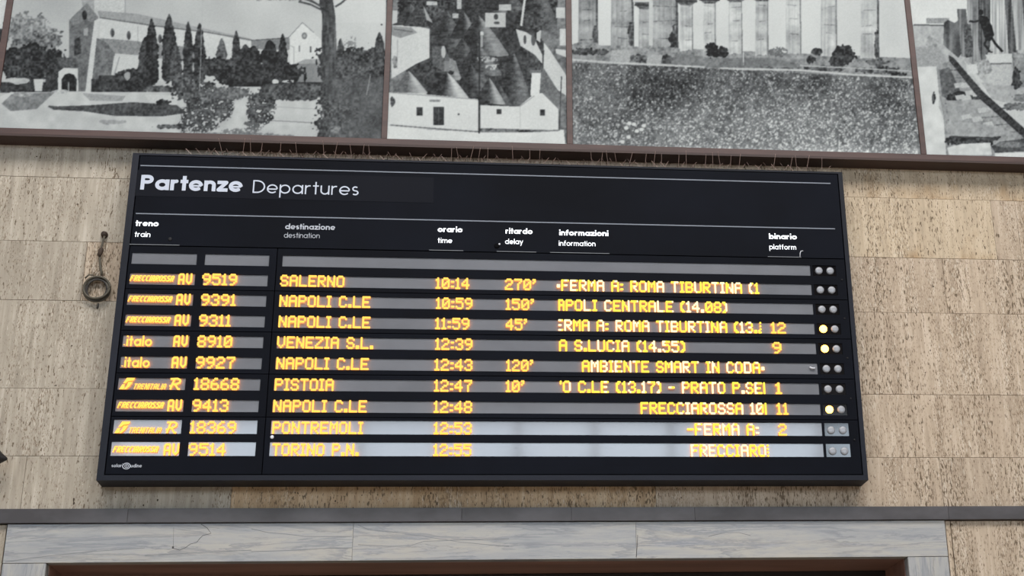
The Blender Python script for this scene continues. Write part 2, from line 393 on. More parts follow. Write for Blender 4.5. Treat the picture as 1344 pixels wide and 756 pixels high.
def strokes_mesh(name, polys, hw, m, parent, y, origin, cap=True):
    V = []; Fc = []; dy = 0.0
    for pl, h in zip(polys, hw):
        n = len(pl)
        for i in range(n-1):
            (x0,z0),(x1,z1) = pl[i], pl[i+1]; L = math.hypot(x1-x0, z1-z0)
            if L < 1e-9: continue
            nx, nz = -(z1-z0)/L*h, (x1-x0)/L*h; b = len(V)
            V += [(x0+nx,z0+nz,dy),(x1+nx,z1+nz,dy),(x1-nx,z1-nz,dy),(x0-nx,z0-nz,dy)]; Fc.append((b,b+1,b+2,b+3)); dy -= 8e-6
            if i > 0:
                b = len(V); V += [(x0+h*math.cos(k*math.pi/4), z0+h*math.sin(k*math.pi/4), dy) for k in range(8)]; Fc.append(tuple(range(b,b+8))[::-1]); dy -= 8e-6
    nf = len(Fc)
    if m is M_LED:
        nv = len(V); V += [(v[0], v[1], .0008) for v in V]; Fc += [tuple(q+nv for q in f[::-1]) for f in Fc]
    me = bpy.data.meshes.new(name); me.from_pydata([(v[0]-origin[0], v[2], v[1]-origin[1]) for v in V], [], Fc)
    if m is M_LED:
        me.materials.append(M_LED); me.materials.append(M_LEDHALO); me.polygons.foreach_set('material_index', [0]*nf+[1]*nf)
    o = link(name, me, m, parent); o.location = Vector((origin[0], y, origin[1]))-wloc(parent)
    return o
def lettering(text, x0, x1, zb, xh, pen, m, parent, y, slant=0, name='lettering', track=.13, each=False):
    """pen is stroke width in x-heights; text fitted between x0 and x1"""
    h = pen/2; cur = 0; pl = []; pw = []; own = []; text_i = 0
    for ch in text:
        g, w = glyph(ch, h)
        for s in g: pl.append([(cur+q_[0], q_[1]) for q_ in s]); pw.append(s[0][2] if len(s[0]) > 2 and h > .1 else 1)
        own += [text_i]*(len(pl)-len(own)); text_i += 1
        cur += w+track
    cur -= track; sx = (x1-x0)/cur
    polys = [[(x0+u*sx+v*xh*slant, zb+v*xh) for u, v in s] for s in pl]
    hw_ = [h*(sx+xh)/2*k_ for k_ in pw]
    if each:
        for q in range(text_i):
            ids = [k for k in range(len(polys)) if own[k] == q]
            if ids: strokes_mesh(name, [polys[k] for k in ids], [hw_[k] for k in ids], m, parent, y, (min(p[0] for k in ids for p in polys[k]), zb))
        return
    return strokes_mesh(name, polys, hw_, m, parent, y, (x0, zb))

# ------------------------------------------------------------------ the departure board
D0 = .16                                  # its face stands this far off the wall
BX0, BX1, BZ0, BZ1 = -1.772, 2.378, 3.482, 5.364
YB = -D0
def B(x, y): return W(x, y, D0)
board = empty('departure_board', ((BX0+BX1)/2, -.08, BZ0))
tag(board, 'large black railway departure board with amber LED train rows, mounted on the travertine wall', 'departure board')
t = .036
multibox('board_frame', [(BX0,BX1,YB,-.0,BZ0,BZ0+.028),(BX0,BX0+t,YB,-.0,BZ0+.028,BZ1),(BX1-.026,BX1,YB,-.0,BZ0+.028,BZ1),(BX0+t,BX1-.026,YB,-.0,BZ1-.012,BZ1)], M_FRAME, board, (BX0,-.08,BZ0))
box('backing_panel', BX0+.01, BX1-.01, YB+.03, -.002, BZ0+.01, BZ1-.005, M_GAP, board)
fx0, fx1 = BX0+t+.006, BX1-.026-.006
ZH = 4.801                                 # seam between header and display area
YP = YB+.004                               # panel face
hd = box('header_panel', fx0, fx1, YP, YB+.03, ZH+.004, BZ1-.015, M_BLACK, board)
tx0, tx1 = B(176,250)[0], B(569,250)[0]
box('title_plate', tx0, tx1, YP-.0012, YP, B(569,266)[1], B(569,232.7)[1], M_PATCH, hd)
def rule(xa, xb, z, nm='rule_line'): box(nm, xa, xb, YP-.0022, YP-.0005, z-.0032, z+.0032, M_RULE, hd)
rule(-1.723, 2.300, 5.2875); rule(-1.720, 2.305, 4.9925)
YL = YP-.0026
zb = B(184,248.6)[1]; xh = (B(184,229.7)[1]-zb)/1.38
lettering('Partenze', B(183.5,248)[0], B(318.5,248)[0], zb, xh*1.02, .29, M_TITLE, hd, YL, name='title_letter', track=.05, each=True)
zb2 = B(332,253.0)[1]; xh2 = (B(332,236.2)[1]-zb2)/1.42
lettering('Departures', B(331.5,250)[0], B(471,250)[0], zb2, xh2, .135, M_TITLE, hd, YL, name='title_letter', track=.16, each=True)
for (tb, xb0, xb1, yb, tr, xr0, xr1, yr, lit) in (
    ('treno',177.5,208,296.3,'train',176.5,197,310.6,1),('destinazione',374,440,300.6,'destination',372.5,419.5,311.8,0),
    ('orario',574.5,607,304.2,'time',574.5,593.5,318.6,1),('ritardo',663.5,699,306.4,'delay',663,686.5,320,1),
    ('informazioni',734,798.5,308.6,'information',733.5,781.5,322.3,1),('binario',1009.5,1046,313.4,'platform',1010,1045,327,1)):
    m = M_WHITELIT if lit else M_PALE
    za = B(xb0,yb)[1]; zc = B(xr0,yr)[1]; u = .0042
    lettering(tb, B(xb0,yb)[0], B(xb1,yb)[0], za, 5.5*u*1.03, .27 if lit else .26, m, hd, YL, name='column_heading', track=.08)
    lettering(tr, B(xr0,yr)[0], B(xr1,yr)[0], zc, 5.3*u*1.0, .17 if lit else .14, m, hd, YL, name='column_heading', track=.16)
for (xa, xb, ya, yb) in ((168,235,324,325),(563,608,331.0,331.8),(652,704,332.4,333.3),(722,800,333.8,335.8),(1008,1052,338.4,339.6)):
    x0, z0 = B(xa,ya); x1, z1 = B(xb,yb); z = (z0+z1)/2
    box('lip_glow_strip', x0, x1, YP-.0015, YP, ZH+.0055, ZH+.0075, M_LIPGLOW, hd)  # glowing strips imitate highlights on the header lip under the lit headings
def knob(cx, cz, r, depth, m, parent, name, dark=None, y=YP, seg=16, dome=True):
    bm = bmesh.new(); rr = [(0,r),(.5*depth,r*.98),(.85*depth,r*.8),(depth,r*.45)] if dome else [(0,r),(depth,r)]
    rings = [[bm.verts.new((q*math.cos(2*math.pi*k/seg), -d, q*math.sin(2*math.pi*k/seg))) for k in range(seg)] for d, q in rr]
    for i in range(len(rings)-1):
        for k in range(seg): bm.faces.new((rings[i][k], rings[i][(k+1)%seg], rings[i+1][(k+1)%seg], rings[i+1][k]))
    bm.faces.new(rings[-1])
    bmesh.ops.recalc_face_normals(bm, faces=bm.faces)
    for f in bm.faces: f.smooth = True
    me = bpy.data.meshes.new(name); bm.to_mesh(me); bm.free()
    o = link(name, me, m, parent); o.location = Vector((cx, y, cz))-wloc(parent)
    return o
x, z = B(652,322.5); knob(x, z, .0155, .006, M_GAP, hd, 'lock'); x, z = B(655.5,320.5); knob(x, z, .006, .004, M_WHITEDOT, hd, 'lock_highlight', y=YP-.004, seg=10)  # the lock's highlight is modelled as a small white dot
x, z = B(223,313.5); knob(x, z, .011, .004, M_FRAMEB, hd, 'lock', seg=12)
p = [B(1050,337.5), B(1050.2,332), B(1051.5,329.5), B(1054,329.2)]
tube('hook', [(q[0], YP-.004, q[1]) for q in p], .0026, M_WHITEDOT, hd, 6)

# module panels: five on the left (logo + number), five on the right (destination, lamps); two rows in each
XDV = -.930                                # seam between left and right modules
def row_z(i): return 4.6925-.1199*i        # lower edge of row i's windows
WH = .0665
TX = {1:('SALERNO',368,452,'10:14',572,616,"270'",663,703),2:('NAPOLI C.LE',367,486,'10:59',572.5,620,"150'",664,700.5),
 3:('NAPOLI C.LE',366,486,'11:59',571.5,616,"45'",664,691.5),4:('VENEZIA S.L.',364,490,'12:39',571.5,620,None,0,0),
 5:('NAPOLI C.LE',363,484,'12:43',570.5,620,"120'",664.5,699.5),6:('PISTOIA',361,438,'12:47',570,619.5,"10'",664,688),
 7:('NAPOLI C.LE',359,481.5,'12:48',569.5,619.5,None,0,0),8:('PONTREMOLI',358,476.5,'12:53',569.5,619,None,0,0),
 9:('TORINO P.N.',357.5,471,'12:55',569,618.5,None,0,0)}
INFO = {1:('*FERMA A: ROMA TIBURTINA (1',731,996),2:('hPOLI CENTRALE (14.08)',733,954),3:('eRMA A: ROMA TIBURTINA (13.k',733,999),
 4:('A S.LUCIA (14.55)',734,899),5:('AMBIENTE SMART IN CODA*',764,1003),6:('qO C.LE (13.17) - PRATO P.SE|',735,1004),
 7:('FRECCIAROSSA 10|',841,1006),8:('-FERMA A:',902,996),9:('FRECCIAROj',907,1011)}
PLAT = {3:('12',1012,1031),4:('9',1014,1025.5),6:('1',1018,1026),7:('11',1019.5,1034.5),8:('2',1022,1032.5)}
NUM = {1:('9519',265.5,311),2:('9391',264,309.5),3:('9311',261.5,303),4:('8910',259.5,305),5:('9927',257.5,308.5),
 6:('18668',255,314),7:('9413',253,300),8:('18369',250,310),9:('9514',248,296.5)}
CAT = {1:('f',170.3,229),2:('f',168,226.5),3:('f',165.3,224),4:('i',163,200),5:('i',160.5,197),6:('t',157.7,219),7:('f',154.5,216),8:('t',151.5,213),9:('f',148.5,209)}
AV = {1:(234,252.5),2:(231.5,250.5),3:(229.3,248.5),4:(228,247),5:(225.8,245.5),7:(220.5,239.5),9:(215.5,236)}
RR = {6:(223,237.5),8:(218.5,232.5)}
def window(x0, x1, i, parent):
    zb = row_z(i); hgt = WH+(.010 if i >= 8 else 0)
    box('display_window', x0, x1, YP+.0055, YP+.012, zb, zb+hgt, M_GLASS, parent)
def panel_mesh(x0, x1, z0, z1, holes, parent):
    """front plate with real openings: strips around the holes (all holes of a row share z)"""
    bs = []; rowsz = sorted(set((h[2],h[3]) for h in holes)); y0, y1 = YP, YP+.0125; prev = z0
    for (a, b) in rowsz:
        bs.append((x0,x1,y0,y1,prev,a)); xs = sorted((h[0],h[1]) for h in holes if h[2] == a); px_ = x0
        for (u, v) in xs: bs.append((px_,u,y0,y1,a,b)); px_ = v
        bs.append((px_,x1,y0,y1,a,b)); prev = b
    bs.append((x0,x1,y0,y1,prev,z1))
    return multibox('display_module', bs, M_BLACK, parent, ((x0+x1)/2, YP, z0))
zbot = BZ0+.028+.006
seams = [ZH] + [ (row_z(i)+row_z(i+1)+WH)/2 for i in (1,3,5,7)] + [zbot-.002]
LX = [(-1.716,-1.366),(-1.322,-.972)]
RX0, RX1 = -.899, 2.136
LMP = [2.188, 2.256]
YT = YP-.0055
for k in range(5):
    z1 = seams[k]-.002; z0 = seams[k+1]+.002; ii = (2*k, 2*k+1)
    hz = lambda i: (row_z(i), row_z(i)+WH+(.010 if i >= 8 else 0))
    lp = panel_mesh(fx0, XDV-.0025, z0, z1, [(a,b,*hz(i)) for i in ii for a,b in LX], board)
    rp = panel_mesh(XDV+.0025, fx1, z0, z1, [(RX0,RX1,*hz(i)) for i in ii]+[(2.150,2.292,*hz(i)) for i in ii], board)
    for i in ii:
        for a, b in LX: window(a, b, i, lp)
        window(RX0, RX1, i, rp)
        zb = row_z(i); zt = zb+WH
        box('lamp_window', 2.150, 2.292, YP+.0055, YP+.012, zb, hz(i)[1], M_LAMPGLASS, rp)
        for j, lx in enumerate(LMP):
            on = (i in (3,4,7) and j == 0)
            o = knob(lx, zb+.034, .0225, .010, M_LAMPON if on else M_LAMP, rp, 'lamp', y=YP+.0055)
            if on: o['label'] = 'amber lamp, lit'
        if i == 0: continue
        q = TX[i]
        def put(txt, xa, xb, mats, par, yref, fat=1.32, shrink=0):
            xa_ = W(xa, yref, D0)[0]; xb_ = W(xb, yref, D0)[0]
            return led(txt, xa_, xb_, zb+.0005, zt+.001-shrink, YT, mats, par, fat)
        ym = 368+25.5*(i-1)+ (i-1)**2*.22
        put(q[0], q[1], q[2], [M_LED], rp, ym)
        put(q[3], q[4], q[5], [M_LED], rp, ym+3)
        if q[6]: put(q[6], q[7], q[8], [M_LED], rp, ym+5)
        put(*INFO[i], [M_LEDY, M_LEDW], rp, ym+8)
        if i in PLAT: put(*PLAT[i], [M_LED], rp, ym+10)
        put(*NUM[i], [M_LED], lp, ym-1)
        if i in AV:
            xa_, xb_ = W(AV[i][0], ym-2, D0)[0], W(AV[i][1], ym-2, D0)[0]
            lettering('AV', xa_, xb_, zb+.002, zt-zb-.002, .17, M_LED, lp, YT, name='led_character', track=.14, each=True)
        if i in RR:
            xa_, xb_ = W(RR[i][0], ym-2, D0)[0], W(RR[i][1], ym-2, D0)[0]
            H_ = zt-zb-.004; w_ = xb_-xa_
            pl = [[(.10,0),(.42,.95)],[(.05,.93),(.70,.96),(.95,.84),(.93,.62),(.62,.47),(.22,.45)],[(.0,.30),(.2,.32)],[(.5,.45),(.80,.04),(.98,.04)]]
            strokes_mesh('led_text', [[(xa_+u*w_, zb+.002+v*H_) for u,v in s] for s in pl], [.0048]*4, M_LED, lp, YT, (xa_,zb))
        kind, ca, cb = CAT[i]; xa_, xb_ = W(ca, ym-3, D0)[0], W(cb, ym-3, D0)[0]
        if kind == 'f':
            lettering('FRECCIAROSSA', xa_, xb_-.008, zb+.018, .034, .22, M_LED, lp, YT, .30, 'led_text', .14)
        elif kind == 'i':
            lettering('.italo', xa_, xb_, zb+.004, .040, .22, M_LED, lp, YT, 0, 'led_character', .16, True)
        else:
            lettering('TRENITALIA', xa_+.070, xb_-.006, zb+.002, .031, .17, M_LED, lp, YT, .28, 'led_text', .16)
            # slanted railway emblem: a leaning block with a curved pale channel
            s = .066; h_ = WH-.002
            pa = [(.02,.98),(.66,.98),(.66,.76),(.28,.70),(.20,.52),(0,.52)]
            pb = [(0,.42),(.22,.42),(.22,.26),(.32,.20),(.32,.0),(.0,.0)]
            pc = [(.34,.62),(.68,.64),(.66,.24),(.52,.0),(.38,.0),(.42,.30)]
            for poly in (pa, pb, pc):
                n8 = len(poly); V = [(u*s+v*.034, 0, v*h_) for u, v in poly]; V += [(a, .0008, c) for a, b, c in V]
                me = bpy.data.meshes.new('led_emblem'); me.from_pydata(V, [], [tuple(range(n8)), tuple(range(2*n8-1, n8-1, -1))])
                me.materials.append(M_LED); me.materials.append(M_LEDHALO); me.polygons.foreach_set('material_index', [0,1])
                o = link('led_emblem', me, None, lp); o.location = Vector((xa_,YT,zb+.001))-wloc(lp)
    if k == 4:
        x0, z = B(146,613.5); xm0, xm1, x1 = B(161,613)[0], B(171,613)[0], B(186,613)[0]
        lettering('solari', x0, xm0, z+.002, .0125, .24, M_PALE, lp, YP-.001, name='maker_mark')
        lettering('udine', xm1, x1, z+.001, .0125, .26, M_PALE, lp, YP-.001, name='maker_mark')
        cx, cz = B(165.8,611.5)
        strokes_mesh('maker_mark', [[(cx+.019*math.cos(a*math.pi/10), cz+.0155*math.sin(a*math.pi/10)) for a in range(21)],
                     [(cx+.010*math.cos(a*math.pi/8)+.001, cz+.008*math.sin(a*math.pi/8)) for a in range(17)],[(cx-.002,cz),(cx+.003,cz)]], [.0022,.0017,.003], M_PALE, lp, YP-.001, (cx,cz))
        x, z = B(357,573.5); knob(x, z, .010, .006, M_WHITEDOT, rp, 'screw', seg=12)
    if k == 2:
        x, z = B(1067,482.5); tube('scuff', [(x-.02,YP-.003,z+.003),(x-.005,YP-.004,z-.004),(x+.012,YP-.003,z-.003)], .005, M_WHITEDOT, rp, 6)
for (x_, i) in ((2.322,0),(2.318,2),(2.316,4),(2.316,6),(2.318,8)):
    knob(x_, row_z(i)-.022, .006, .004, M_FRAMEB, board, 'screw', seg=10)
# seams in the bottom rail
x = B(987,627)[0]

# ------------------------------------------------------------------ bird spikes on top of the board
nst = 9; sx0, sx1 = -1.46, 2.30; L = (sx1-sx0)/nst
for s in range(nst):
    xs = sx0+s*L; e = empty('bird_spike_strip', (xs+L/2, -.09, BZ1+.0))
    where = ['above the first letters of the title, the leftmost strip','second strip from the left on the board top','third strip from the left on the board top','fourth strip from the left on the board top','middle strip of the row on the board top','fourth strip from the right on the board top','third strip from the right on the board top','second strip from the right on the board top','rightmost strip, by the top right corner of the board'][s]
    tag(e, 'thin wire bird spikes, '+where, 'bird spikes', 'bird spikes along the top of the departure board')
    box('base_strip', xs+.005, xs+L-.005, -.10, -.08, BZ1, BZ1+.004, M_WIRE, e)
    bm = bmesh.new()
    for k in range(8):
        bx_ = xs+.03+k*(L-.06)/7
        for (dx, dy, dz) in ((-.050,-.02,.060),(.050,-.01,.060),(random.uniform(-.02,.02),-.05,.11)):
            if random.random() < (.5 if dy < -.04 else .10): continue
            dx += random.uniform(-.012,.012); dz += random.uniform(-.02,.012)
            a = Vector((bx_-(xs+L/2), 0, .003)); b = a+Vector((dx,dy,dz)); d = (b-a).normalized(); u = d.orthogonal().normalized(); v = d.cross(u); r = .0012
            ra = [bm.verts.new(a+(u*math.cos(q)+v*math.sin(q))*r) for q in (0,2.09,4.19)]; rb = [bm.verts.new(b+(u*math.cos(q)+v*math.sin(q))*r) for q in (0,2.09,4.19)]
            for q in range(3): bm.faces.new((ra[q],ra[(q+1)%3],rb[(q+1)%3],rb[q]))
    me = bpy.data.meshes.new('wires'); bm.to_mesh(me); bm.free(); link('wires', me, M_WIRE, e)

# ------------------------------------------------------------------ cable coil hanging left of the board
ce = empty('cable_coil', (W(137,309)[0], 0, W(137,309)[1]))
tag(ce, 'coiled dark cable hanging from an iron stub on the wall left of the board', 'cable')
x, z = W(137.5,309); k_ = knob(x, z, .019, .035, M_RUST, ce, 'iron_stub', y=0, seg=12)
pts = [(137,310),(136,314),(134.8,319),(133,325),(131.5,330),(131,337),(131,343),(131.6,349),(133,356),(133.5,361.5)]
tube('hanging_lead', [(*(W(px_,py,.03)[0:1]), -.03, W(px_,py,.03)[1]) for px_,py in pts], .0062, M_CABLE, ce, 8)
x, z = W(131.8,331,.035); tube('connector', [(x+.004,-.035,z+.026),(x+.002,-.035,z+.012),(x-.002,-.035,z-.012),(x-.003,-.035,z-.026)], .013, M_RUST, ce, 8, [.6,1.15,1.0,.6])
ccx, ccz = W(126.8,379,.03)
for j, (r1, r2, ox, oz, m_) in enumerate([(.0700,.0720,0,0,M_CABLE),(.0620,.0650,.002,.001,M_CABLE2),(.0660,.0590,-.003,-.004,M_CABLE),(.0540,.0600,.003,-.006,M_CABLE2),(.0700,.0640,.001,.004,M_CABLE)]):
    ring = []
    for q in range(41):
        a = 2*math.pi*q/40
        ring.append((ccx+ox+r1*math.cos(a), -.022-.004*j-.004*math.sin(2*a+j), ccz+oz+r2*math.sin(a)))
    tube('cable_loop', ring, .0062, m_, ce, 7)
p = [W(129,398,.03), W(128.5,402,.03), W(127.5,405,.03)]
tube('cable_tail', [(q[0],-.03,q[1]) for q in p], .0058, M_CABLE2, ce, 7)
p = [W(112,366,.03), W(117,361.5,.03), W(123,362,.03)]
tube('cable_tail', [(q[0],-.04,q[1]) for q in p], .0045, M_CABLE, ce, 7)

# black iron finial reaching in from the left edge
fx, fz = W(9.5,602,.10)
ib = empty('iron_bracket', (fx-.25, 0, fz)); tag(ib, 'black iron bracket whose pointed tip reaches in at the left edge of the wall', 'bracket')
box('wall_plate', fx-.30, fx-.24, -.02, 0, fz-.10, fz+.10, M_IRON, ib, .004)
tube('arm', [(fx-.27,-.02,fz),(fx-.24,-.07,fz+.003),(fx-.18,-.10,fz+.005),(fx-.10,-.10,fz+.004)], .014, M_IRON, ib, 8)
tube('pointed_tip', [(fx-.12,-.10,fz+.006),(fx-.09,-.10,fz+.006),(fx-.055,-.10,fz+.004),(fx-.03,-.10,fz+.001),(fx-.008,-.10,fz-.001),(fx,-.10,fz-.001)], .05, M_IRON, ib, 8, [.3,.9,1,.55,.24,.12])
# ------------------------------------------------------------------ murals: see paint section
# the black and white photographic murals: flat prints, painted tone by tone into vertex colours
S_ = 2; X0_, Y0_ = -40, -60; CW, CH = 1424*S_, 276*S_
cv = np.full((CH, CW), 180.0, np.float32)
GX, GY = np.meshgrid(np.arange(CW)/S_+X0_, np.arange(CH)/S_+Y0_)
rs = np.random.RandomState(5)
def vnoise(cell, cy=None):
    cy = cy or cell; h = int(CH/S_/cy)+3; w = int(CW/S_/cell)+3; g = rs.rand(h, w).astype(np.float32)
    fx = (GX[0]-X0_)/cell; fy = (GY[:,0]-Y0_)/cy; ix = fx.astype(int); iy = fy.astype(int); tx = fx-ix; ty = (fy-iy)[:,None]
    tx = tx*tx*(3-2*tx); ty = ty*ty*(3-2*ty)
    a = g[iy][:,ix]*(1-tx)+g[iy][:,ix+1]*tx; b = g[iy+1][:,ix]*(1-tx)+g[iy+1][:,ix+1]*tx
    return a*(1-ty)+b*ty
N1, N2, N4, N8, N20, N50 = vnoise(1.2), vnoise(2.2), vnoise(4.5), vnoise(9), vnoise(22), vnoise(55)
FIN = (N1+N2)/2; LEAF = .35*N2+.35*N4+.3*N8
def mask(pts):
    P = np.array(pts, float); x0 = int((P[:,0].min()-X0_)*S_)-1; x1 = int((P[:,0].max()-X0_)*S_)+2; y0 = int((P[:,1].min()-Y0_)*S_)-1; y1 = int((P[:,1].max()-Y0_)*S_)+2
    x0, y0 = max(x0,0), max(y0,0); x1, y1 = min(x1,CW), min(y1,CH)
    if x1 <= x0 or y1 <= y0: return None
    sl = (slice(y0,y1), slice(x0,x1)); gx, gy = GX[sl], GY[sl]; m = np.zeros(gx.shape, bool); n = len(P)
    for i in range(n):
        (xa,ya),(xb,yb) = P[i], P[(i+1)%n]
        if ya == yb: continue
        c = ((ya > gy) != (yb > gy)) & (gx < (xb-xa)*(gy-ya)/(yb-ya)+xa); m ^= c
    return sl, m
def poly(pts, v, tex=0, n=None, v2=None, ax=0):
    r = mask(pts)
    if r is None: return
    sl, m = r; val = np.full(m.shape, v, np.float32)
    if v2 is not None:
        g = (GX if ax == 0 else GY)[sl]; P = np.array(pts)[:,ax]; val = v+(v2-v)*np.clip((g-P.min())/(P.max()-P.min()),0,1)
    nn = FIN if n is None else n
    val = val+(nn[sl]-.5)*2*tex; cv[sl] = np.where(m, val, cv[sl])
def rect(x0, y0, x1, y1, v, tex=0, **k): poly([(x0,y0),(x1,y0),(x1,y1),(x0,y1)], v, tex, **k)
def ell(cx, cy, rx, ry, v, tex=0, **k): poly([(cx+rx*math.cos(a*math.pi/10), cy+ry*math.sin(a*math.pi/10)) for a in range(20)], v, tex, **k)
def line(pts, w, v, tex=0):
    for (xa,ya),(xb,yb) in zip(pts[:-1], pts[1:]):
        L = math.hypot(xb-xa,yb-ya) or 1; nx, ny = -(yb-ya)/L*w/2, (xb-xa)/L*w/2
        poly([(xa+nx,ya+ny),(xb+nx,yb+ny),(xb-nx,yb-ny),(xa-nx,ya-ny)], v, tex)
def leaf(cx, cy, rx, ry, v, amp=40, edge=.55, shape='e', hole=0, light=None):
    """ragged foliage blob"""
    x0 = int((cx-rx*1.4-X0_)*S_); x1 = int((cx+rx*1.4-X0_)*S_); y0 = int((cy-ry*1.4-Y0_)*S_); y1 = int((cy+ry*1.4-Y0_)*S_)
    x0, y0 = max(x0,0), max(y0,0); x1, y1 = min(x1,CW), min(y1,CH)
    if x1 <= x0 or y1 <= y0: return
    sl = (slice(y0,y1), slice(x0,x1)); u = (GX[sl]-cx)/rx; w = (GY[sl]-cy)/ry
    if shape == 'c':   # cypress: pointed above, blunt below
        hw = np.clip((w+1)*1.1,0,1)**.6*np.clip((1.15-w)*3,0,1); d = np.abs(u)/np.maximum(hw,.01); d = np.where(np.abs(w) < 1, d, 9)
    elif shape == 'b': d = np.maximum(np.abs(u), np.abs(w))
    else: d = np.sqrt(u*u+w*w)
    m = d+(LEAF[sl]-.5)*edge*2 < 1
    if hole: m &= (N2[sl]*.6+N4[sl]*.4) > hole
    val = v+(LEAF[sl]-.5)*2*amp+(N2[sl]-.5)*amp*.7
    if light is not None: val = val+light*np.clip(-w,-.6,1)
    cv[sl] = np.where(m, val, cv[sl])

# sliver at the far left
rect(-40,-60,14,210, 200, 6); rect(-40,38,12,56, 60, 10); rect(-40,56,12,120, 165, 14); leaf(-8,75,14,22,95); rect(-40,118,12,215,185,12)
# --- basilica among cypresses
B1 = [(14,-60),(512,-60),(512,215),(-10,215),(-6,130)]
poly([(26,-60),(512,-60),(512,215),(-12,215)], 172, 8, n=N50, v2=186)
rect(26,-60,512,30, 170, 12, n=N50, v2=188)
poly([(103,-60),(124,-60),(124,14),(108,18)], 150, 14); poly([(124,-60),(166,-60),(164,19),(124,12)], 186, 16)
line([(165,-60),(164,18)],1,140)
leaf(46,55,34,32,112,48,.4,light=30); leaf(30,40,26,22,122,42,.5,light=20); leaf(38,85,36,26,58,26,.35); leaf(70,82,22,20,52,22,.4)
rect(0,108,80,122,58,20,n=LEAF); poly([(44,104),(57,104),(55,120),(46,120)],188,6); leaf(24,106,16,4,175,15)
line([(86,38),(82,75)],2,176)
poly([(91,27),(114,4),(128,22),(124,40),(122,120),(90,120)], 104, 16, n=LEAF); poly([(91,26),(114,4),(129,22),(127,31),(112,26),(92,36)],118,12)
ell(111,20,3.2,6.5,44); poly([(98,52),(105,48),(107,70),(97,74)],62,8); poly([(110,38),(116,36),(115,47),(110,47)],150,8)
poly([(124,27),(131,24),(127,55),(119,121),(112,121),(118,70)], 190, 8)
poly([(128,14),(180,18),(330,51),(330,55),(270,44),(131,26)], 148, 12)
poly([(131,24),(196,34),(270,43),(330,54),(372,56),(372,82),(262,80),(182,55),(131,50)], 190, 8)
line([(131,23),(200,33.5),(270,42),(330,52.5)],1.4,100); line([(181,34),(181,54)],.9,120)
for x_, y_ in ((147.5,43),(169,46.5),(210,51),(290,60)): ell(x_,y_,2.7,6,96); ell(x_+.6,y_+1,1.8,4.6,70)
poly([(127,50),(140,54),(151,70),(147,98),(146,121),(119,121)], 106, 20, n=LEAF)
poly([(131,50),(182,54),(200,60),(200,74),(151,70),(140,56)], 128, 16); poly([(182,55),(262,63),(262,82),(184,74)],126,14)
poly([(150,73),(200,76),(250,84),(250,112),(146,98)], 186, 8); line([(157,74),(150,98)],1.5,140)
poly([(74,75),(100,76),(104,88),(80,90)],84,12); poly([(77,94),(84,89),(102,90),(103,120),(76,120)],190,8)
poly([(81,120),(81,104),(85,98),(91,96),(97,98),(101,104),(100,120)],40,10); line([(90,108),(90,120)],1.5,150)
rect(60,98,76,120,58,16,n=LEAF); rect(120,104,150,121,58,14,n=LEAF); rect(126,106,131,111,30)
# gable to the right
poly([(330,53),(380,50),(382,64),(378,66),(330,64)], 122, 8); line([(330,53),(379,49.5)],1.2,80)
poly([(380,48),(397,30),(407,38),(423,54),(424,108),(381,108)], 200, 6); line([(379,49),(397,29.5),(412,43)],1,120)
ell(399.5,47,3.6,4.6,110); ell(399.5,47,1.8,2.4,150); rect(392.5,60,394,68,100); rect(407,61,409,69,80)
line([(381,60),(386,62),(386,108)],1,150)
poly([(386,84),(400,78),(424,77),(426,84)],150,8); poly([(387,84),(425,83),(425,110),(387,108)], 120, 12,n=N20)
# cypresses and shrubs
for cx_, cy_, rx_, ry_, v_ in ((191,82,10,34,62),(199,68,9,44,48),(222,64,9.5,46,56),(231,84,8,26,78),(247,70,6.5,42,64),(262,70,8,40,58),(291,72,7,22,92),(310,66,5.6,26,62),(322,76,10,18,56),(333,80,12,20,52),(354,76,12,24,44),(371,72,6,28,50)):
    leaf(cx_,cy_,rx_,ry_,v_,22,.28,'c')
rect(130,99,170,121,56,22,n=LEAF); leaf(170,100,20,9,66,20,.4); leaf(178,114,17,20,52,18,.25,'b'); leaf(167,100,4,5,150,10)
leaf(212,118,26,6,82,30,.4); leaf(225,110,16,4,180,12,.5,hole=.5)
leaf(300,90,48,14,62,26,.5); leaf(335,98,62,16,50,20,.4); leaf(360,96,40,14,52,20,.4)
# ground
poly([(14,121),(250,121),(250,175),(512,190),(-12,190),(-10,130)], 182, 10, n=N8)
rect(230,112,440,190,178,12,n=N8)
poly([(15,124),(72,121),(60,132),(48,143),(14,146),(2,136)],126,22,n=LEAF); poly([(108,122),(165,126),(160,133),(118,132)],150,14)
poly([(63,140),(120,138),(175,134),(232,138),(246,148),(212,153),(150,152),(110,146),(70,144)],74,16,n=LEAF); line([(64,139),(105,143)],1.2,90)
poly([(190,124),(234,125),(232,138),(196,134)],190,6); leaf(215,135,9,4,64); leaf(225,166,24,3,84,30,.6); leaf(150,160,20,3,150,12)
leaf(80,120,10,2.5,170); leaf(30,124,12,3,160)
rect(360,128,432,165,184,8,n=N8); line([(352,158),(428,162)],1,120); line([(360,140),(428,144)],1,160)
leaf(258,122,28,18,84,46,.6,hole=.22); leaf(262,152,24,24,72,48,.7,hole=.36); leaf(240,110,14,16,80,40,.6); leaf(283,140,22,20,76,46,.7,hole=.34); leaf(342,142,19,24,70,46,.65,hole=.28); leaf(330,166,12,9,80,40,.7,hole=.4); leaf(300,122,30,8,98,36,.6,hole=.25)
leaf(365,180,26,4,140,20,.5); leaf(300,176,60,2.5,120,30,.6,hole=.3); leaf(312,172,24,4,110,36,.7,hole=.4)
rect(300,108,436,114,40,12,n=LEAF); leaf(390,120,52,12,78,26,.4); leaf(362,107,4,3,190,8); leaf(378,107,10,2,185,10,hole=.4)
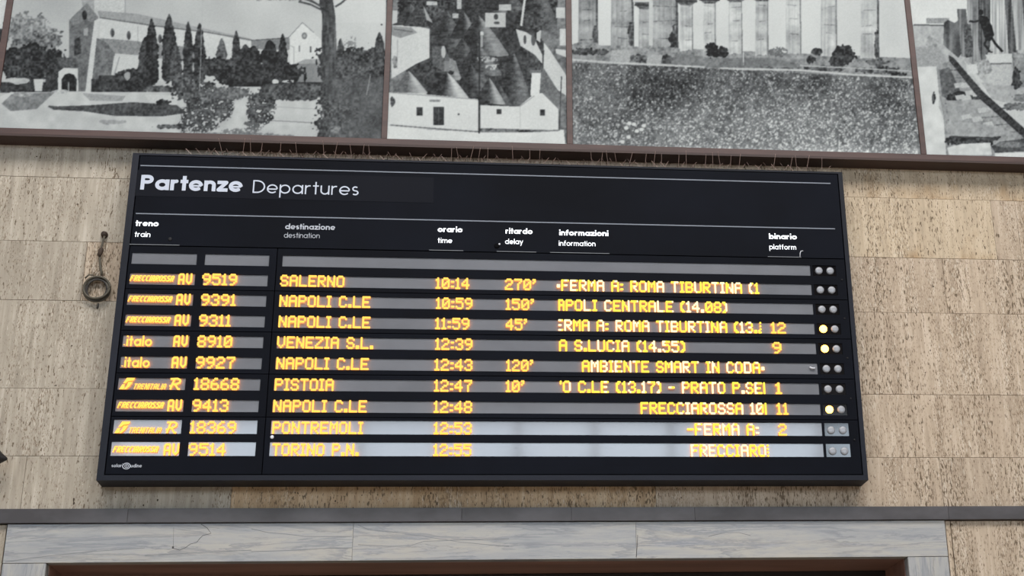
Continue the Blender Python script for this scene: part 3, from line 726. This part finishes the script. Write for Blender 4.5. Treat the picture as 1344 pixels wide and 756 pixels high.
# big pine trunk and right hand thicket
leaf(462,130,44,62,72,24,.35,'b'); leaf(480,82,26,22,74,34,.5); leaf(498,66,7,24,66,24,.3,'c'); leaf(447,72,6,22,76,24,.4,'c'); leaf(466,78,16,16,68,30,.5)
leaf(468,148,36,44,88,8,.2,'b'); rect(470,110,512,215,86,7,n=N20); leaf(460,58,10,12,120,20,.7,hole=.55)
poly([(420,-60),(440,-60),(437,0),(440,20),(442,60),(441,110),(446,145),(452,172),(430,158),(426,120),(422,60),(423,20),(419,5)], 60, 26, n=vnoise(2.4,14), v2=92)
leaf(438,150,18,16,80,40,.6,hole=.35); leaf(440,170,10,6,100,40,.6,hole=.4)
for p_ in ([(424,10),(412,3),(396,-3),(380,-4)],[(424,14),(408,6),(392,2)],[(440,9),(448,4),(456,-3)],[(396,0),(380,-6),(362,-10)],[(412,3),(398,-8)]): line(p_,2.6,78)
leaf(365,-4,50,5,120,26,.8,hole=.4); leaf(350,-20,60,14,70,30,.6)
line([(428,132),(478,150)],.6,110); line([(481,125),(486,100)],.8,150); line([(266,-10),(264,60),(262,120)],.8,166)
# --- cone-roofed town
rect(507,-60,750,215, 108, 30, n=LEAF)
leaf(640,-10,120,40,58,34,.3,'b'); poly([(560,28),(600,5),(690,20),(716,60),(700,137),(560,125),(530,90)], 62, 16, n=LEAF)
poly([(600,0),(640,-10),(660,8),(640,30),(600,25)],60,14)
ROWS = vnoise(7,1.3)
def cone(ax, ay, bx0, bx1, by, vd, vl, tex=26):
    y0 = max(int((ay-Y0_)*S_),0); y1 = min(int((by+3-Y0_)*S_),CH); x0 = max(int((bx0-2-X0_)*S_),0); x1 = min(int((bx1+2-X0_)*S_),CW)
    if y1 <= y0: return
    sl = (slice(y0,y1), slice(x0,x1)); v = (GY[sl]-ay)/(by-ay); vv = np.clip(v,0,1)**.86
    xl = ax+(bx0-ax)*vv; xr = ax+(bx1-ax)*vv; t = (GX[sl]-xl)/np.maximum(xr-xl,.3)
    m = (t > 0) & (t < 1) & (v < 1.0+.03*np.sin(t*9)+.10*(.25-(t-.5)**2))
    val = vd+(vl+24-vd)*np.clip((t-.42)/.38,0,1)-14*np.clip((t-.88)/.12,0,1)+(ROWS[sl]-.5)*tex+(LEAF[sl]-.5)*tex*.8
    cv[sl] = np.where(m, val, cv[sl])
for c4 in ((538,4,512,566,40,56,78),(700,-30,672,738,40,52,72),(647,-14,630,666,16,56,92),(663,-18,640,690,12,48,70),(587,14,562,614,62,58,78),(609,16,590,630,50,50,104),
           (628,20,594,668,72,52,112),(607,50,572,640,108,60,74),(626,56,598,660,98,54,88),(593,76,572,606,104,70,122),(674,68,640,700,140,54,84),(618,84,588,650,134,46,66),(656,112,640,672,138,50,72)): cone(*c4)
cone(642,102,622,663,136,58,138); leaf(700,75,9,34,66,24,.4); leaf(575,92,18,12,58,22,.5)
ell(632,44,3,3,190); rect(631,46,634,62,150); leaf(640,78,14,4,160,20,.7,hole=.45); leaf(648,88,12,4,170,20,.7,hole=.5)
poly([(567,62),(582,60),(590,75),(584,95),(568,86)],92,12); ell(582,68,3,8,175); poly([(590,76),(598,80),(603,96),(590,92)],130,14); rect(583,80,590,94,120)
poly([(514,33),(545,34),(564,38),(564,76),(546,84),(514,103)], 192, 8); poly([(514,34),(540,36),(548,43),(525,50),(514,46)],138,10); line([(517,38),(542,42)],1.4,96); line([(522,52),(521,90)],1,150); leaf(518,80,3,8,120)
poly([(514,14),(522,14),(521,30),(514,32)],180); poly([(530,34),(548,6),(566,30),(560,36)],64,14); poly([(555,6),(568,30),(560,26)],150)
for x_,y_,w_,h_ in ((560,2,14,5),(594,18,8,6),(638,17,26,13),(600,-4,6,16),(655,6,16,8)): rect(x_,y_,x_+w_,y_+h_,170,22)
rect(637,17,664,36,176,8); ell(651,22,3,4,70); ell(652,30,4,2,80)
poly([(677,38),(690,42),(700,48),(712,72),(712,84),(702,72),(683,60)],188,8); ell(689,52,2,6,80); ell(700,52,3,8,90); poly([(705,34),(711,34),(709,56),(704,52)],180)
leaf(700,28,16,14,66,26,.4); poly([(714,56),(722,66),(744,100),(744,126),(732,118),(714,90)],190,10); poly([(712,92),(732,118),(742,134),(733,140),(712,120)],104,14,n=LEAF)
poly([(734,-60),(750,-60),(750,60),(736,62),(731,40)],120,24,n=LEAF); rect(730,10,742,24,185,8); rect(735,38,745,60,190,8); poly([(729,64),(745,66),(745,76),(730,70)],190)
line([(714,66),(711,94)],1.2,60); line([(737,100),(734,172)],1.4,70); line([(690,-10),(684,34)],3,190)
cone(536,93,514,562,123,92,148)
cone(587,95,556,615,128,50,160)
poly([(507,121),(540,122),(626,130),(629,133),(629,172),(507,168)], 200, 5); line([(512,121.5),(627,130.5)],1.5,150)
poly([(631,138),(681,140),(700,124),(712,122),(733,143),(733,171),(631,168)], 202, 5); line([(682,140),(705,123)],1.2,150); line([(683,140),(683,168)],1,176)
poly([(698,94),(710,95),(708,126),(696,126)],204,4); rect(696,92,711,96,110)
rect(547,141,554.8,152,52); rect(569,140.5,583,164.5,56); line([(576,141),(576,164)],1,90); rect(652,143.5,658.5,150,58); rect(709,144,715.5,152,56); ell(602,150,1.2,1.5,60); leaf(515,134,3,6,90); rect(564,131,578,134,130,20)
poly([(507,165),(560,170),(629,173),(700,173),(740,170),(745,215),(507,215)],204,5); line([(512,164),(560,168),(628,173),(690,173),(735,171)],1.8,112,16); leaf(690,172,10,1.4,60); leaf(640,170,14,1.4,80)
line([(629.5,40),(629,128),(628.5,175)],2,46)
# --- temple on the meadow
rect(748,-60,1215,215, 196, 5, n=N50)
poly([(748,58),(830,61),(1000,68),(1212,77),(1212,110),(748,84)], 132, 34, n=LEAF)
FL = vnoise(1.6,40); BL = vnoise(30,9)
def column(x0, x1, yb, v, cap=None, edge=1):
    w = x1-x0; poly([(x0,-60),(x1,-60),(x1+w*.03,yb),(x0-w*.05,yb)], v, 15, n=FL)
    for yy in (12,30,48):
        a__ = yy+random.uniform(-6,6); line([(x0+w*random.uniform(0,.4),a__),(x1-w*random.uniform(0,.4),a__+random.uniform(-1.5,1.5))],1.1,v-44,24)
    sl = mask([(x0,-60),(x1,-60),(x1,yb),(x0,yb)]); cv[sl[0]] = np.where(sl[1], cv[sl[0]]+(BL[sl[0]]-.5)*40+(LEAF[sl[0]]-.5)*40, cv[sl[0]])
    if edge and w > 20: line([(x1-w*.05,-60),(x1,yb)],w*.10,84,18); leaf(x1-w*.12,yb*.75,w*.12,yb*.25,82,30,.5)
    elif edge: line([(x1-w*.04,-60),(x1,yb)],w*.08,112,18)
    leaf((x0+x1)/2,yb-1,w*.8,3,130,30,.5)
    if cap is not None:
        rect(x0-8,-60,x1+8,cap-6,189,3); poly([(x0-6,cap-6),(x1+6,cap-6),(x1+4,cap-1),(x1-1,cap+3),(x0+1,cap+3),(x0-4,cap-1)],92,26)
        line([(x0-6,cap-3),(x1+6,cap-2)],3,60)
column(760,784,60,144); column(803,831,64,140); column(839,855,66,150,9); column(856,889,66,150)
leaf(883,52,5,10,56,14,.4); rect(852,0,857,60,186,4)
for x0, x1, yb, cp in ((893,909,70,4),(924,939,70,2),(957,974,74,0),(992,1008,76,-1),(1032,1051,74,-8),(1078,1098,78,-10),(1130,1153,80,-12)): column(x0,x1,yb,176,cp)
leaf(766,68,18,5,70,30,.5); leaf(790,68,10,4,80,30,.5); leaf(840,77,30,5,90,40,.5); leaf(875,78,12,6,84,36,.5); poly([(803,66),(828,66),(826,84),(800,82)],158,14); poly([(850,72),(870,72),(866,88),(848,86)],160,12)
poly([(888,70),(950,78),(950,90),(880,84)],116,18,n=LEAF); poly([(930,76),(1010,76),(1050,84),(1050,90),(935,88)],112,16,n=LEAF)
leaf(934,66,9,10,42,16,.4); leaf(949,68,8,8,46,16,.4); leaf(1108,72,15,13,54,22,.45); leaf(1100,80,14,8,60,20,.4); leaf(1072,68,8,5,62,20,.4); leaf(1022,68,12,6,110,40,.5,hole=.3); leaf(1064,78,6,5,70); leaf(1150,82,14,5,96,36,.5); leaf(1150,92,30,5,82,46,.5); leaf(1085,90,26,4,90,44,.5); leaf(1020,92,26,5,100,46,.5); leaf(1180,98,9,3,60)
line([(748,78),(800,82),(880,86),(925,88)],2.4,178,14); line([(945,90),(1050,92),(1120,98),(1208,102)],2.4,182,14); line([(1050,86),(1130,90),(1208,94)],1.4,170)
m_ = mask([(748,82),(900,88),(1050,96),(1212,104),(1212,215),(748,215)]); sl = m_[0]
SPK = .5*N1+.5*N2; yy = np.clip((GY[sl]-85)/120,0,1)
val = 92+(LEAF[sl]-.5)*50+(N1[sl]-.5)*30+(N50[sl]-.5)*34+yy*24+np.clip((SPK[sl]-(.63-.08*yy-.04*np.clip((GX[sl]-900)/300,-1,1)))*5,0,1)*64
val -= 34*np.exp(-(((GX[sl]-870)/52)**2+((GY[sl]-122)/26)**2)); val -= 34*np.exp(-(((GX[sl]-1075)/32)**2+((GY[sl]-112)/14)**2)); val -= 20*np.exp(-(((GX[sl]-1160)/26)**2+((GY[sl]-134)/22)**2)); val += 30*np.exp(-(((GY[sl]-200)/7)**2))
cv[sl] = np.where(m_[1], val, cv[sl])
for k in range(110):
    x_ = 755+rs.rand()*450; y_ = 112+rs.rand()**.7*84; ell(x_,y_,.8+rs.rand()*1.2,.7+rs.rand()*.7,190)
for x_, y_ in ((826,162),(832,163),(822,168),(842,170),(836,172),(825,180),(817,186),(845,165)): ell(x_,y_,3,2.4,200)
line([(1008,105),(1035,170),(1050,200)],.7,150); line([(974,0),(976,86)],.8,206)
# --- colonnaded street in ruins
poly([(1183,-60),(1384,-60),(1384,215),(1212,215)], 206, 3); poly([(1194,33),(1240,33),(1384,33),(1384,215),(1212,215)], 168, 26, n=LEAF)
line([(1199,32.5),(1240,33.5)],2,90); rect(1216,24,1246,31,140,20); leaf(1222,56,8,7,150,30); poly([(1200,62),(1232,62),(1240,74),(1246,88),(1205,88)],150,14)
poly([(1203,88),(1229,87),(1234,110),(1232,140),(1240,160),(1243,215),(1215,215)], 196, 10,n=N8); leaf(1225.5,129,2.4,8,60)
poly([(1229,87),(1252,78),(1290,125),(1384,180),(1384,215),(1243,215),(1238,150),(1232,120)],138,34,n=LEAF)
for k in range(9): line([(1232+k*2,92+k*11),(1256+k*11,92+k*10)],1.2,96,20)
poly([(1233,92),(1246,88),(1262,122),(1244,130),(1236,126)],92,20,n=LEAF); leaf(1268,128,26,8,58,24,.4); poly([(1242,132),(1300,130),(1310,150),(1246,160)],150,24,n=LEAF)
for k in range(16):
    x_ = 1244+rs.rand()*80; y_ = 100+rs.rand()*65; poly([(x_,y_),(x_+12,y_-2),(x_+15,y_+4),(x_+2,y_+6)],176,12)
poly([(1264,78),(1300,118),(1344,142),(1384,160),(1384,200),(1344,176),(1300,132)],186,8)
poly([(1288,108),(1384,120),(1384,150),(1340,140),(1302,130)],160,26,n=LEAF); leaf(1336,140,20,5,110,30); leaf(1350,128,20,6,120,30)
poly([(1245,72),(1252,76),(1290,120),(1344,168),(1384,205),(1384,215),(1344,181),(1284,128),(1246,80)], 58, 10)
poly([(1239,30),(1244,26),(1253,30),(1262,24),(1262,70),(1258,76),(1246,66),(1238,58)],96,40,n=vnoise(4,30))
poly([(1256,12),(1268,12),(1270,30),(1274,76),(1262,74)],112,36,n=FL); poly([(1269,0),(1288,-20),(1290,30),(1288,88),(1272,82)],126,40,n=FL); poly([(1264,32),(1274,32),(1278,74),(1268,76)],80,26)
poly([(1284,-60),(1300,-60),(1300,60),(1290,88),(1284,60)],84,44,n=FL); poly([(1298,-60),(1318,-60),(1324,68),(1304,74)],170,36,n=FL); poly([(1314,-60),(1330,-60),(1336,70),(1324,72)],84,40,n=FL)
poly([(1322,-60),(1362,-60),(1366,64),(1334,66)],160,40,n=FL); poly([(1338,-60),(1346,-60),(1352,60),(1346,64)],84,30,n=FL); poly([(1362,-60),(1384,-60),(1384,66),(1368,66)],120,40,n=FL)
leaf(1290,88,14,10,150,40,.5); poly([(1268,86),(1282,84),(1284,96),(1270,98)],190,8)
poly([(1328,68),(1350,72),(1352,112),(1336,116),(1330,100)],130,44,n=LEAF); leaf(1334,104,6,14,66,20)
poly([(1293,72),(1328,70),(1329,82),(1300,84)], 190, 8); poly([(1301,83),(1327,82),(1326,112),(1303,112)], 172, 14); line([(1300,84),(1328,83)],2,104); poly([(1301,113),(1330,112),(1332,126),(1304,126)],160,26,n=LEAF)
# dark bronze figure reaching out, seen small on its pedestal
ell(1287.5,16,3,4,34); poly([(1286,20),(1296,22),(1302,34),(1305,46),(1300,54),(1293,52),(1290,40),(1286,30)],32,8)
line([(1288,26),(1280,28.5),(1272,28)],2.6,40); line([(1296,50),(1292,58),(1299,68)],3,36); line([(1302,50),(1306,57),(1316,68)],3.2,36); line([(1297,68),(1303,68.5)],1.6,40)
leaf(1272,184,34,9,60,26,.4); leaf(1300,179,12,7,64,22,.4); poly([(1243,194),(1262,189),(1300,187),(1302,204),(1246,204)],196,12,n=N4)
poly([(1302,192),(1312,186),(1344,182),(1384,181),(1384,199),(1330,199),(1306,201)], 74, 18, n=LEAF); ell(1326,190,20,4,112,24); poly([(1306,201),(1384,198),(1384,215),(1306,215)],206,6)
poly([(1243,158),(1300,164),(1336,176),(1300,180),(1243,178)],150,30,n=LEAF)
line([(1203,140),(1216,203)],1,200)
# soften slightly, like the print
k_ = np.array([.25,.5,.25], np.float32)
for _ in range(2):
    cv = np.pad(cv,((1,1),(0,0)),'edge'); cv = cv[:-2]*.25+cv[1:-1]*.5+cv[2:]*.25
    cv = np.pad(cv,((0,0),(1,1)),'edge'); cv = cv[:,:-2]*.25+cv[:,1:-1]*.5+cv[:,2:]*.25
cv += (N1-.5)*8
dk = np.clip((165-cv)/90,0,1); cv += dk*((N2-.5)*22+(N4-.5)*20)+(N20-.5)*8
cv = np.where(cv < 128, cv*1.0-(128-cv)*.10, cv)
cv = np.clip(cv, 22, 226)

M_PRINT = mat('photographic_print', rough=.6, spec=.12); n_ = NT(M_PRINT)
at_ = n_.node('ShaderNodeVertexColor', layer_name='tone'); n_.link(at_.outputs[0], n_.b.inputs['Base Color'])
DM = .118; ZM0, ZM1 = 5.513, 7.3
def mural(x0, x1, label):
    th = empty('photo_mural', ((x0+x1)/2, -.06, ZM0)); tag(th, label, 'mural')
    xs = np.linspace(x0, x1, max(2, int((x1-x0)/.0046)+1)); zs = np.concatenate([np.arange(ZM0, 6.72, .0046), np.linspace(6.74, ZM1, 12)])
    XX, ZZ = np.meshgrid(xs, zs); q = np.stack([XX.ravel(), EYE-ZZ.ravel(), np.full(XX.size, DIST-DM)])
    q = RM @ q; px = CX+F*q[0]/q[2]; py = CY+F*q[1]/q[2]
    u = np.clip((px-X0_)*S_, 0, CW-2); v = np.clip((py-Y0_)*S_, 0, CH-2); iu = u.astype(int); iv = v.astype(int); fu = u-iu; fv = v-iv
    g = (cv[iv,iu]*(1-fu)+cv[iv,iu+1]*fu)*(1-fv)+(cv[iv+1,iu]*(1-fu)+cv[iv+1,iu+1]*fu)*fv
    g = g/255*TONE_GAIN; l = np.where(g <= .04045, g/12.92, ((g+.055)/1.055)**2.4)
    tintr = 1.0+0*l; colr = np.stack([l*(.97-.05*(1-g)), l*1.0, l*(.95+.13*(1-g)), np.ones_like(l)], 1).astype(np.float32)
    nx, nz = len(xs), len(zs); xm = (x0+x1)/2
    co_ = np.stack([XX.ravel()-xm, np.zeros(XX.size), ZZ.ravel()-ZM0], 1).astype(np.float32)
    i = np.arange(nx*nz).reshape(nz, nx); fa = np.stack([i[:-1,:-1], i[:-1,1:], i[1:,1:], i[1:,:-1]], -1).reshape(-1, 4)
    me = bpy.data.meshes.new('photo_print'); me.vertices.add(len(co_)); me.vertices.foreach_set('co', co_.ravel())
    me.loops.add(fa.size); me.loops.foreach_set('vertex_index', fa.ravel().astype(np.int32)); me.polygons.add(len(fa))
    me.polygons.foreach_set('loop_start', np.arange(0, fa.size, 4, dtype=np.int32)); me.update(calc_edges=True)
    ca = me.color_attributes.new('tone', 'FLOAT_COLOR', 'POINT'); ca.data.foreach_set('color', colr.ravel())
    o = link('photo_print', me, M_PRINT, th); o.location = Vector((xm, -DM, ZM0))-wloc(th)
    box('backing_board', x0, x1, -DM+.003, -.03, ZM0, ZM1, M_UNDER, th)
    return th
TONE_GAIN = .95
mdiv = [(-2.592,-2.556),(-.383,-.350),(.711,.746),(2.898,2.933)]
edges_ = [-4.1]+[v for d in mdiv for v in d]+[4.35]
labs = ['pale black and white mural sliver at the far left edge above the wall','black and white mural of a church with gabled facade, cypresses and a big pine trunk',
 'narrow black and white mural of a village with cone-shaped stone roofs','black and white mural of temple columns above a speckled meadow','black and white mural of a ruined colonnaded street with a dark statue, rightmost']
for k in range(5): mural(edges_[2*k], edges_[2*k+1], labs[k])
mf = empty('trim_2', (0,-.06,5.46)); tag(mf, kind='structure')
RZ0 = W(672,198.6,.13)[1]
zf0 = W(1344,213.2,.13)[1]
box('lower_rail', -4.1, 4.35, -.13, -.105, zf0, ZM0+.001, M_WOOD, mf, .002)
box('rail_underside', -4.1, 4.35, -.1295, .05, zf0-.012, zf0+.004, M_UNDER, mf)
for a, b in mdiv: box('upright', a, b, -.13, -.10, ZM0, ZM1, M_WOOD, mf, .0015)
